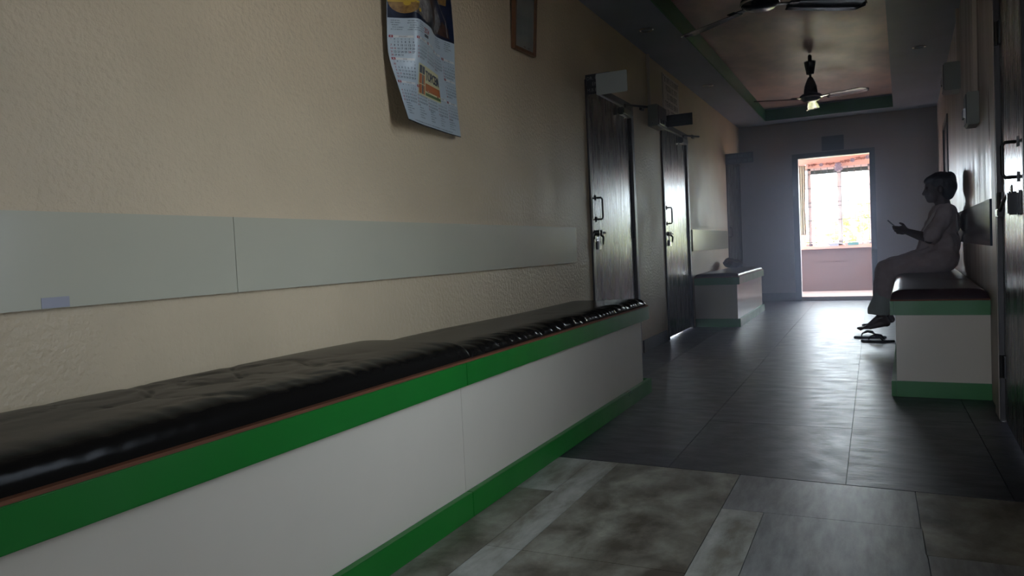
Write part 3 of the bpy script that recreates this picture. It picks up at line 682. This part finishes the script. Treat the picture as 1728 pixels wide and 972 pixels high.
C_YEL = cm('picture_yellow', (.46, .30, .03)); C_SIL = mat('picture_silver_cloth', (.30, .29, .27), .4, vcol=(.06, .05, .05), vscale=34); C_BRN = mat('picture_brown', (.10, .045, .025), .4, vcol=(.025, .012, .01), vscale=30)
C_OR = cm('logo_orange', (.42, .11, .02)); C_LY = cm('logo_cream', (.55, .52, .28)); C_GR = cm('logo_green', (.10, .16, .05))
b = MB(); drape_grid(b, .002, CW-.002, ZP, ZT-.03, .0006, 40, 30); pic = b.build('picture', C_NAVY, cal, smooth=True)
def draw(name, m, polys, off, parent=pic):
    for p in polys:
        b = MB(); drape_poly(b, p, off); o = b.build(name, m, parent)
    return o
def ellp(cx, cy, rx, ry, n=18, a0=0, a1=360): return [(cx+rx*math.cos(R(a0+(a1-a0)*i/n)), cy+ry*math.sin(R(a0+(a1-a0)*i/n))) for i in range(n + (0 if a1-a0 >= 360 else 1))]
draw('folded_cloth', C_SIL, [[(.10,1.80),(.20,1.783),(.26,1.80),(.30,1.86),(.29,1.95),(.20,2.0),(.11,1.92),(.06,1.87)], [(.30,1.80),(.37,1.781),(.43,1.80),(.40,1.86),(.36,1.90),(.31,1.86)], [(.20,2.0),(.33,1.98),(.38,2.05),(.30,2.12),(.18,2.1)]], .0010)
draw('brown_drape', C_BRN, [[(.215,1.95),(.25,1.99),(.29,1.90),(.35,1.82),(.33,1.79),(.27,1.84)], [(.39,1.79),(.48,1.785),(.47,1.83),(.42,1.85)], [(.02,1.87),(.05,1.90),(.09,1.90),(.10,1.87)]], .0014)
draw('woven_basket', C_GOLD, [[(.004,1.838)] + ellp(.068,1.838,.064,.045,12,180,360) + [(.13,1.842)]], .0018)
draw('gold_ornament', C_GOLD, [[(.36,1.96),(.41,1.99),(.47,1.97),(.46,1.93),(.40,1.92)]], .0018)
draw('basket_rim', C_YEL, [[(.002,1.834),(.134,1.838),(.134,1.846),(.002,1.842)]], .0022)
draw('red_fruit', C_RED, [ellp(.022,1.862,.018,.020)], .0020)
for k in range(5): draw('banana', C_YEL, [[(.064+k*.014,1.848),(.073+k*.014,1.848),(.070+k*.014,1.868),(.064+k*.013,1.878),(.060+k*.013,1.878),(.063+k*.014,1.866)]], .0021+.0001*k)
draw('shell_rim', C_SIL, [ellp(.046,1.872,.011,.028)], .0022); draw('shell_hollow', C_BRN, [ellp(.047,1.870,.007,.022)], .0025)
draw('gold_flower', C_YEL, [ellp(.135,1.812,.009,.008), ellp(.078,1.833,.014,.010)], .0026)
draw('silver_edge', C_SIL, [[(.385,1.93),(.391,1.93),(.452,1.86),(.470,1.79),(.463,1.79),(.446,1.855)]], .0022)
# small print above the months
b = MB()
rr = random.Random(4)
for x0 in (.012, .075, .125, .36, .44):
    for k in range(5):
        w = rr.uniform(.02, .045); z = 1.764-k*.0085
        glyph_row(b, CP(.0006), x0+rr.uniform(0,.01), x0+w+.01, z, .0035, 100+k+int(x0*999))
b.build('small_print', C_INK, cal)
b = MB(); put_text(b, '2024', CP(.0008), .175, 1.738, .020, bold=True); b.build('year', C_RED, cal)
b = MB(); drape_grid(b, .178, .222, 1.722, 1.733, .0007, 6, 2); b.build('year_bar', C_INK, cal)
import calendar as _c
NAMES = ['JANUARY','FEBRUARY','MARCH','APRIL','MAY','JUNE','JULY','AUGUST','SEPTEMBER','OCTOBER','NOVEMBER','DECEMBER']
_c.setfirstweekday(6)
def month(n, s0, z0):
    e = MB(); drape_grid(e, s0+.018, s0+.092, z0-.0035, z0+.0045, .0006, 8, 2); hd = e.build('month_heading', C_WHITE, cal)
    e = MB(); drape_grid(e, s0+.002, s0+.018, z0-.004, z0+.005, .0008, 4, 2); e.build('month_badge', C_RED, hd)
    e = MB(); put_text(e, f'{n:02d}', CP(.0012), s0+.010, z0-.002, .0055, 'c', bold=True); e.build('month_number', C_WHITE, hd)
    e = MB(); put_text(e, NAMES[n-1], CP(.0010), s0+.056, z0-.002, .0052, 'c'); e.build('month_name', C_INK, hd)
    ink, red = MB(), MB()
    for k, ch in enumerate('SMTWTFS'): put_text(red if k == 0 else ink, ch, CP(.0006), s0+.010+k*.0135, z0-.0115, .0042, 'c', bold=True)
    wk = _c.monthcalendar(2024, n)
    if len(wk) == 6:
        for k, d in enumerate(wk[5]):
            if d: wk[0][k] = d
        wk = wk[:5]
    for j, w in enumerate(wk):
        for k, d in enumerate(w):
            if d: put_text(red if k == 0 or (n, d) in ((1,15),(1,26),(6,17),(8,15)) else ink, str(d), CP(.0006), s0+.010+k*.0135, z0-.0235-j*.0125, .0074, 'c', bold=True)
    ink.build('dates', C_INK, hd); red.build('holidays', C_RED, hd)
for k, n in enumerate((1,2,3,4,5)): month(n, .004+k*.1025, 1.705-(.006*max(0,k-2)))
month(6, .006, 1.620); month(7, .006+.41, 1.61)
for k, n in enumerate((8,9,10,11,12)): month(n, .004+k*.1025, 1.530-.004*k)
b = MB(); drape_grid(b, .118, .352, 1.497, 1.612, .0007, 16, 8); lg = b.build('logo', C_LY, cal)
b = MB()
for (a, z0, c_, z1) in ((.124,1.578,.150,1.606),(.153,1.578,.180,1.606),(.153,1.540,.166,1.575),(.153,1.503,.166,1.537)): drape_grid(b, a, c_, z0, z1, .0011, 4, 2)
b.build('logo_black_block', C_INK, lg)
b = MB()
for (a, z0, c_, z1) in ((.124,1.540,.150,1.575),(.124,1.503,.150,1.537),(.168,1.540,.180,1.575),(.168,1.503,.180,1.537),(.188,1.520,.348,1.550)): drape_grid(b, a, c_, z0, z1, .0011, 8, 2)
b.build('logo_orange_block', C_OR, lg)
b = MB(); [put_text(b, 'TOPCEM', CP(.0012+.00005*q), .188+.0012*q, 1.562+.0006*(q % 2), .036, sx=.79, bold=True) for q in range(4)]; b.build('logo_name', C_INK, lg)
b = MB(); drape_grid(b, .188, .348, 1.503, 1.514, .0011, 8, 2); b.build('logo_green_bar', C_GR, lg)
b = MB()
for x0, w in ((.02,.05),(.125,.06),(.23,.05),(.33,.045),(.42,.06)):
    for k in range(5): glyph_row(b, CP(.0006), x0, x0+w*(.6+.4*((k*7)%3)/2), 1.447-k*.0095-(x0*.02), .0042, 300+k+int(x0*777))
glyph_row(b, CP(.0006), .06, .44, 1.386, .0045, 55)
b.build('address_print', C_INK, cal)
b = MB(); drape_grid(b, 0, CW, ZB-.001, ZB+.0025, .0009, 40, 1, .0024); b.build('bottom_strip', DK, cal)
b = MB(); drape_grid(b, 0, CW, ZT-.012, ZT+.003, .0012, 30, 1, .003); b.build('top_strip', CHROME, cal)
nl = MB(); nl.tube([(XL-.01, 2.695, ZT+.03), (XL+.02, 2.695, ZT+.03)], .003, 6); nl.tube([(XL+.015, 2.60, ZT), (XL+.017, 2.695, ZT+.032), (XL+.015, 2.79, ZT)], .0012, 5)
nl.v = [tuple(Vector(p)-CO) for p in nl.v]; nl.build('hanging_nail', STEEL, cal)

# ------------------------------------------------------------------ things in the anteroom
# curtain
cu = empty('window_curtain', (-1.0, AY1-.10, .92)); tag(cu, 'narrow beige curtain gathered at the left side of the bright window', 'curtain')
m = MB(); V = []; n = 40
for j in range(25):
    t = j/24; z = 1.04*t; w = .10*(1-.30*math.exp(-((t-.42)/.16)**2))
    for i in range(n+1):
        a = i/n; V.append((.045+ (a-.5)*w*1.1 - .02*(1-t), .014*math.sin(a*2*math.pi*3.5+t*1.5), z))
m.add(V, [(j*(n+1)+i, j*(n+1)+i+1, (j+1)*(n+1)+i+1, (j+1)*(n+1)+i) for j in range(24) for i in range(n)])
o = m.build('fabric', mat('beige_curtain_cloth', (.42, .36, .25), .85, .1, var=.2, vscale=20), cu, smooth=True)
so = o.modifiers.new('thick', 'SOLIDIFY'); so.thickness = .002
m = MB(); m.tube([(-.30, 0, 1.05), (.10, 0, 1.05)], .009, 8); rd = m.build('rod', CHROME, cu); MB().ell((.11, 0, 1.05), (.018, .014, .014), 12, 8).build('finial', CHROME, rd, smooth=True)
# garland
ga = empty('door_garland', (-.45, AY1-.03, 1.98)); tag(ga, 'festive garland of orange leaves and mauve flowers above the bright window', 'garland')
MB().tube([(-.45, 0, -.002), (-.2, 0, -.012), (0, 0, -.006), (.2, 0, .012), (.45, 0, .025)], .003, 6).build('string', PLY, ga)
OR = mat('orange_brown_leaves', (.42, .15, .09), .7, var=.4, vscale=40); MV = mat('mauve_flower', (.26, .20, .26), .7, var=.3, vscale=40)
rr = random.Random(9)
def sprig(x0, x1, z):
    m = MB()
    for k in range(26):
        p = Vector((rr.uniform(x0, x1), rr.uniform(-.012, .012), z + rr.uniform(-.016, .018))); a = Vector((rr.uniform(-1,1), rr.uniform(-.6,.6), rr.uniform(-.8,.4))).normalized()
        b_ = a.cross(Vector((0,1,.3))).normalized(); s_ = .018
        m.add([p-a*s_, p+b_*s_*.4+Vector((0,-.004,0)), p+a*s_, p-b_*s_*.4+Vector((0,-.004,0))], [(0,1,2,3)])
    m.build('leaf_sprig', OR, ga)
for a, b_, z in ((-.44,-.29,-.012),(-.17,-.05,-.014),(.03,.15,.004),(.24,.36,.03)): sprig(a, b_, z)
def bloom(name, c, r, parent=ga):
    m = MB(); m.ell(c, (r*.35, r*.3, r*.35), 8, 6)
    for k in range(8):
        a = 2*math.pi*k/8; m.ell((c[0]+r*.6*math.cos(a), c[1]-.004*(k % 2), c[2]+r*.55*math.sin(a)), (r*.42, r*.16, r*.30), 8, 6, rot=(0, -a, 0))
    return m.build(name, MV, parent, smooth=True)
bloom('flower', (-.235, -.005, -.018), .030); bloom('flower', (.195, -.005, .012), .034); bloom('flower', (.40, -.005, .038), .034)
big = bloom('flower', (0, -.01, -.045), .050); bloom('tassel_bloom', (-.02, -.012, -.105), .034, big); bloom('tassel_bloom', (.035, -.012, -.098), .034, big)
# on the sill
ZS_ = SZ0-.012
e = empty('paper_pad', (-.80, AY1-.075, ZS_)); tag(e, 'white paper pad lying on the left of the window sill', 'paper pad')
for k in range(3): bx(.004*k, .002*k, .007*k, .20+.003*k, .06, .007*k+.0065).build('sheet_block', PAPERW, e)
e = empty('bent_sheet', (-.72, AY1-.02, ZS_)); tag(e, 'white bent plastic sheet arching on the middle of the window sill', 'plastic sheet')
o_ = [(.17+.17*math.cos(R(180-180*i/14)), .052*math.sin(R(180-180*i/14))) for i in range(15)]; i_ = [(.17+.164*math.cos(R(180*i/14)), .046*math.sin(R(180*i/14))) for i in range(15)]
m = MB(); m.prism(o_+i_, -.012, .012, 'xz'); m.build('arch', PAPERW, e)
e = empty('grey_book', (-.60, AY1-.078, ZS_)); tag(e, 'thin grey-blue book lying in the middle of the window sill', 'book')
bx(0,0,0,.13,.045,.002).build('cover', mat('grey_blue_cover', (.20,.24,.33), .5), e); bx(.002,.001,.002,.128,.043,.030).build('pages', mat('grey_blue_pages', (.34,.36,.44), .6), e); bx(0,0,.030,.13,.045,.032).build('cover', MATS['grey_blue_cover'], e)
e = empty('teal_box', (-.345, AY1-.078, ZS_)); tag(e, 'small teal box standing on the right of the window sill', 'box')
bx(0,0,0,.145,.05,.035).build('carton', mat('teal_card', (.10,.26,.26), .5), e, bev=.002); bx(-.001,-.001,.035,.146,.051,.043).build('lid', MATS['teal_card'], e, bev=.002)

# ------------------------------------------------------------------ bag on the far bench
def remesh(mb, name, m, voxel, parent=None, smooth=6, noise_fn=None):
    me0 = bpy.data.meshes.new('tmp'); me0.from_pydata(mb.v, [], mb.f)
    o = bpy.data.objects.new('tmp', me0); COL.objects.link(o)
    bm = bmesh.new(); bm.from_mesh(me0); bmesh.ops.recalc_face_normals(bm, faces=bm.faces); bm.to_mesh(me0); bm.free()
    r = o.modifiers.new('r', 'REMESH'); r.mode = 'VOXEL'; r.voxel_size = voxel
    if smooth: s = o.modifiers.new('s', 'SMOOTH'); s.iterations = smooth; s.factor = .5
    bpy.context.view_layer.update()
    dg = bpy.context.evaluated_depsgraph_get(); me = bpy.data.meshes.new_from_object(o.evaluated_get(dg)); me.name = name
    bpy.data.objects.remove(o); bpy.data.meshes.remove(me0)
    if noise_fn:
        for v in me.vertices: v.co = v.co + noise_fn(v.co, v.normal)
    me.materials.clear(); me.materials.append(m)
    for p in me.polygons: p.use_smooth = True
    return link(name, me, parent)
bg_ = empty('cloth_bag', (-1.53, 9.28, .560)); tag(bg_, 'slumped dark brown bag lying on the far left bench', 'bag')
m = MB(); m.ell((0,0,.045), (.115,.16,.05)); m.ell((-.05,.05,.06), (.06,.09,.055)); m.ell((.06,-.05,.04), (.06,.08,.045))
remesh(m, 'bag_body', mat('dark_brown_cloth', (.085,.055,.045), .8, var=.4, vscale=14), .01, bg_, 4, lambda c, n: n*(.012*noise.noise(c*22)+.006*noise.noise(c*45)))
MB().tube([(-.06,-.05,.09), (-.02,-.12,.085), (.07,-.13,.06), (.10,-.05,.07)], .007, 8).build('strap', mat('tan_strap', (.16,.11,.06), .7), bg_, smooth=True)

# ------------------------------------------------------------------ seated person
PO = Vector((.40, 6.5, 0)); pe = empty('person', PO)
tag(pe, 'seated person in a long pale pinkish dress looking down at a phone', 'person')
def PV(x, y, z): return (x-PO.x, y, z-PO.z)
SKIN = mat('dark_brown_skin', (.060, .034, .026), .5, .4); HAIR = mat('black_hair', (.010, .010, .012), .4, .4, bump=.3, bscale=60, streak=(1, 1, 4))
DRESS = mat('pale_mauve_cloth', (.52, .44, .46), .85, .15, vcol=(.40, .30, .30), vscale=7, bump=.25, bscale=22); TROU = mat('pale_grey_green_cloth', (.38, .42, .39), .8, .2)
b = MB()
b.ell(PV(.450, 0, 1.205), (.094, .074, .098)); b.ell(PV(.412, 0, 1.150), (.058, .056, .066)); b.cap(PV(.392, 0, 1.108), .028, PV(.42, 0, 1.115), .035)
b.cap(PV(.362, 0, 1.185), .009, PV(.350, 0, 1.152), .013)                              # nose
b.ell(PV(.368, 0, 1.128), (.013, .024, .006)); b.ell(PV(.371, 0, 1.117), (.012, .021, .006))    # lips
for sg in (-1, 1):
    b.ell(PV(.366, sg*.030, 1.192), (.012, .020, .007)); b.ell(PV(.371, sg*.031, 1.178), (.009, .013, .008))       # brow, lids
    b.ell(PV(.455, sg*.074, 1.175), (.018, .010, .030)); b.ell(PV(.392, sg*.040, 1.150), (.025, .018, .024))
b.cap(PV(.462, 0, 1.13), .048, PV(.480, 0, 1.02), .055)
b.ell(PV(.475, 0, .93), (.095, .155, .13)); b.ell(PV(.48, 0, .78), (.10, .145, .13)); b.ell(PV(.45, 0, .655), (.115, .17, .085))
for sg in (-1, 1):
    b.cap(PV(.485, sg*.15, 1.00), .050, PV(.372, sg*.20, .815), .040)
    b.cap(PV(.372, sg*.20, .815), .038, PV(.238, sg*.085, .872), .024)
    # hand: palm, four bent fingers round the back of the phone, thumb on its face
    pc = Vector(PV(.205, sg*.052, .888)); b.ell(pc, (.040, .019, .032), rot=(0, R(38), 0)); b.cap(PV(.238, sg*.085, .872), .023, pc, .024)
    for k in range(4):
        ln = (.92, 1.0, .95, .78)[k]
        p0 = pc + Vector((-.022+.012*k*.6, sg*.004, .022-.017*k)); p1 = p0 + Vector((-.034*ln, -sg*.012, .006)); p2 = p1 + Vector((-.016*ln, -sg*.024*ln, .001)); p3 = p2 + Vector((.004, -sg*.018*ln, -.002))
        b.cap(p0, .0090, p1, .0085, 8); b.cap(p1, .0085, p2, .0078, 8); b.cap(p2, .0078, p3, .0070, 8)
    t0 = pc + Vector((.010, -sg*.006, .024)); t1 = t0 + Vector((-.010, -sg*.020, .018)); t2 = t1 + Vector((-.020, -sg*.014, .012))
    b.cap(t0, .011, t1, .0100, 8); b.cap(t1, .0100, t2, .0085, 8)
for sg, dx, dz in ((-1, 0, 0), (1, .035, .012)):
    y = sg*.085
    b.cap(PV(.44, sg*.09, .625), .088, PV(.075, y, .585), .060); b.cap(PV(.075, y, .585), .056, PV(.040+dx, y, .235+dz), .034)
    b.cap(PV(.040+dx, y, .235+dz), .034, PV(.075+dx, y, .180+dz), .029)                           # heel
    b.cap(PV(.070+dx, y, .182+dz), .028, PV(-.045+dx, y, .152+dz), .022); b.cap(PV(.028+dx, y, .220+dz), .030, PV(-.05+dx, y, .158+dz), .020)
    b.ell(PV(-.055+dx, y, .150+dz), (.040, .040, .017), rot=(0, R(-14), 0))
    for k in range(5):
        yy = y + sg*(-.028 + .014*k); L = (.046, .044, .038, .032, .026)[k]
        b.cap(PV(-.078+dx, yy, .146+dz), .0085 if k else .011, PV(-.082-L+dx, yy, .137+dz-.002*k), .0065 if k else .009, 8)
remesh(b, 'body', SKIN, .0048, pe, 4)
# dress: bodice, short sleeves, skirt over the knees
d = MB()
d.ell(PV(.475, 0, .945), (.108, .172, .125)); d.ell(PV(.462, 0, .90), (.120, .160, .10)); d.ell(PV(.47, 0, .77), (.112, .172, .15)); d.ell(PV(.45, 0, .665), (.125, .195, .112)); d.cap(PV(.44, 0, .80), .11, PV(.40, 0, .74), .11)
for sg in (-1, 1):
    d.cap(PV(.488, sg*.145, 1.002), .064, PV(.385, sg*.198, .832), .060)
    d.cap(PV(.45, sg*.09, .655), .112, PV(.085, sg*.08, .585), .078); d.cap(PV(.085, sg*.08, .580), .078, PV(.070, sg*.078, .42), .084)
d.cap(PV(.45, 0, .665), .112, PV(.10, 0, .59), .080); d.cap(PV(.10, 0, .58), .076, PV(.075, 0, .42), .082)
def folds(c, n):
    k = noise.noise(Vector((c.x*9+c.z*6, c.y*30, c.z*6)))*.012 + noise.noise(Vector((c.x*24, c.y*14, c.z*24)))*.006
    return n*k
remesh(d, 'dress', DRESS, .009, pe, 5, folds)
t = MB()
for sg, dx in ((-1, 0), (1, .03)):
    t.tube([PV(.075, sg*.08, .50), PV(.055+dx*.5, sg*.082, .36), PV(.022+dx, sg*.085, .275), PV(.020+dx, sg*.085, .247)], [.066, .072, .078, .076], 22)
remesh(t, 'trousers', TROU, .009, pe, 3, lambda c, n: n*.006*noise.noise(Vector((c.x*20, c.y*34, c.z*4))))
h = MB(); h.ell(PV(.462, 0, 1.222), (.100, .082, .090)); h.ell(PV(.500, 0, 1.175), (.062, .078, .085)); h.ell(PV(.518, 0, 1.250), (.048, .058, .058)); h.ell(PV(.536, 0, 1.195), (.034, .052, .058)); h.ell(PV(.395, 0, 1.255), (.050, .060, .030), rot=(0, R(-28), 0))
remesh(h, 'hair', HAIR, .007, pe, 4, lambda c, n: n*.004*noise.noise(Vector((c.x*40, c.y*60, c.z*18))))
# long scarf over the near shoulder
V = []; path = [(.555,-.13,.86),(.545,-.125,.98),(.505,-.115,1.052),(.45,-.112,1.040),(.40,-.115,.985),(.365,-.118,.92),(.335,-.112,.86),(.315,-.105,.80)]
for k, (x, y, z) in enumerate(path):
    for i in range(9):
        a = i/8-.5; V.append(PV(x - .006*math.cos(a*9), y + a*.085, z + .010 - .012*abs(a)*2))
m = MB(); m.add(V, [(k*9+i, k*9+i+1, k*9+10+i, k*9+9+i) for k in range(len(path)-1) for i in range(8)])
o = m.build('scarf', mat('pale_scarf_cloth', (.66,.62,.62), .8, .2), pe, smooth=True); so = o.modifiers.new('t', 'SOLIDIFY'); so.thickness = .004
MB().tube([PV(.028+.036*math.cos(R(a)), -.085+.036*math.sin(R(a)), .222+.006*math.cos(R(a))) for a in range(0, 361, 20)], .0028, 6).build('anklet', CHROME, pe, smooth=True)
# phone in the hands
ph = empty('smartphone', (.152, 6.5, .915)); ph.rotation_euler = (0, R(46), 0); tag(ph, 'dark smartphone held in both hands of the seated person', 'phone')
m = MB(); m.prism([(-.075+a, -.036+b_) for a, b_ in rrect(.15, .072, .009)], -.004, .004); m.build('case', DK, ph, bev=.001)
m = MB(); m.prism([(-.071+a, -.033+b_) for a, b_ in rrect(.142, .066, .006)], .004, .0046); m.build('screen', mat('phone_glass', (.02,.02,.025), .08, .6), ph)

# flip-flops
SOLE = mat('black_rubber', (.012, .012, .013), .55, .4)
def flipflop(loc, rz, mirror, label):
    e = empty('flip_flop', loc, rz); tag(e, label, 'sandal', 'pair of flip-flops under the bench')
    out = []
    for i in range(36):
        a = 2*math.pi*i/36; x = .125*math.cos(a); w = .040 + .010*math.cos(a-.2) - .006*math.cos(2*a)
        out.append((-x, mirror*(w*math.sin(a) + .006*math.cos(a))))
    m = MB(); m.prism(out, .0, .016); sl = m.build('sole', SOLE, e, bev=.003)
    m = MB(); m.prism([(x*.93, y*.9) for x, y in out], .016, .0185); m.build('footbed', mat('worn_footbed', (.05,.05,.055), .6), sl)
    for sg in (-1, 1):
        pts = [(-.065, 0, .018), (-.058, sg*.006, .040), (-.02, sg*.026, .058), (.02, sg*.040, .050), (.045, sg*.042, .014)]
        m = MB()
        m.tube(pts, [.004, .006, .009, .009, .007], 8); o = m.build('strap', SOLE, e, smooth=True)
    MB().tube([(-.065, 0, .016), (-.064, 0, .034)], .004, 7).build('toe_post', SOLE, e, smooth=True)
flipflop((-.045, 6.93, 0), R(4), 1, 'black flip-flop on the floor, the one farther from the bench end')
flipflop((.012, 6.68, 0), R(-7), -1, 'black flip-flop on the floor, the one partly behind the bench corner')

# ------------------------------------------------------------------ thin haze, partly standing in for lens glare, in the far half of the corridor
hz = bpy.data.materials.new('glare_veil_haze'); hz.use_nodes = True; _n = hz.node_tree; _n.nodes.remove(_n.nodes['Principled BSDF'])
_v = _n.nodes.new('ShaderNodeVolumeScatter'); _v.inputs['Density'].default_value = .058; _v.inputs['Anisotropy'].default_value = .55; _v.inputs['Color'].default_value = (.76, .78, 1.0, 1)
_n.links.new(_v.outputs[0], _n.nodes['Material Output'].inputs['Volume'])
o = bx(XL+.001, 4.0, .02, rw(4.0)-.001, YE-.03, ZC-.01).build('haze', hz); tag(o, 'thin bluish haze and lens-glare veil in the far corridor lit by the window', 'haze', kind='stuff')
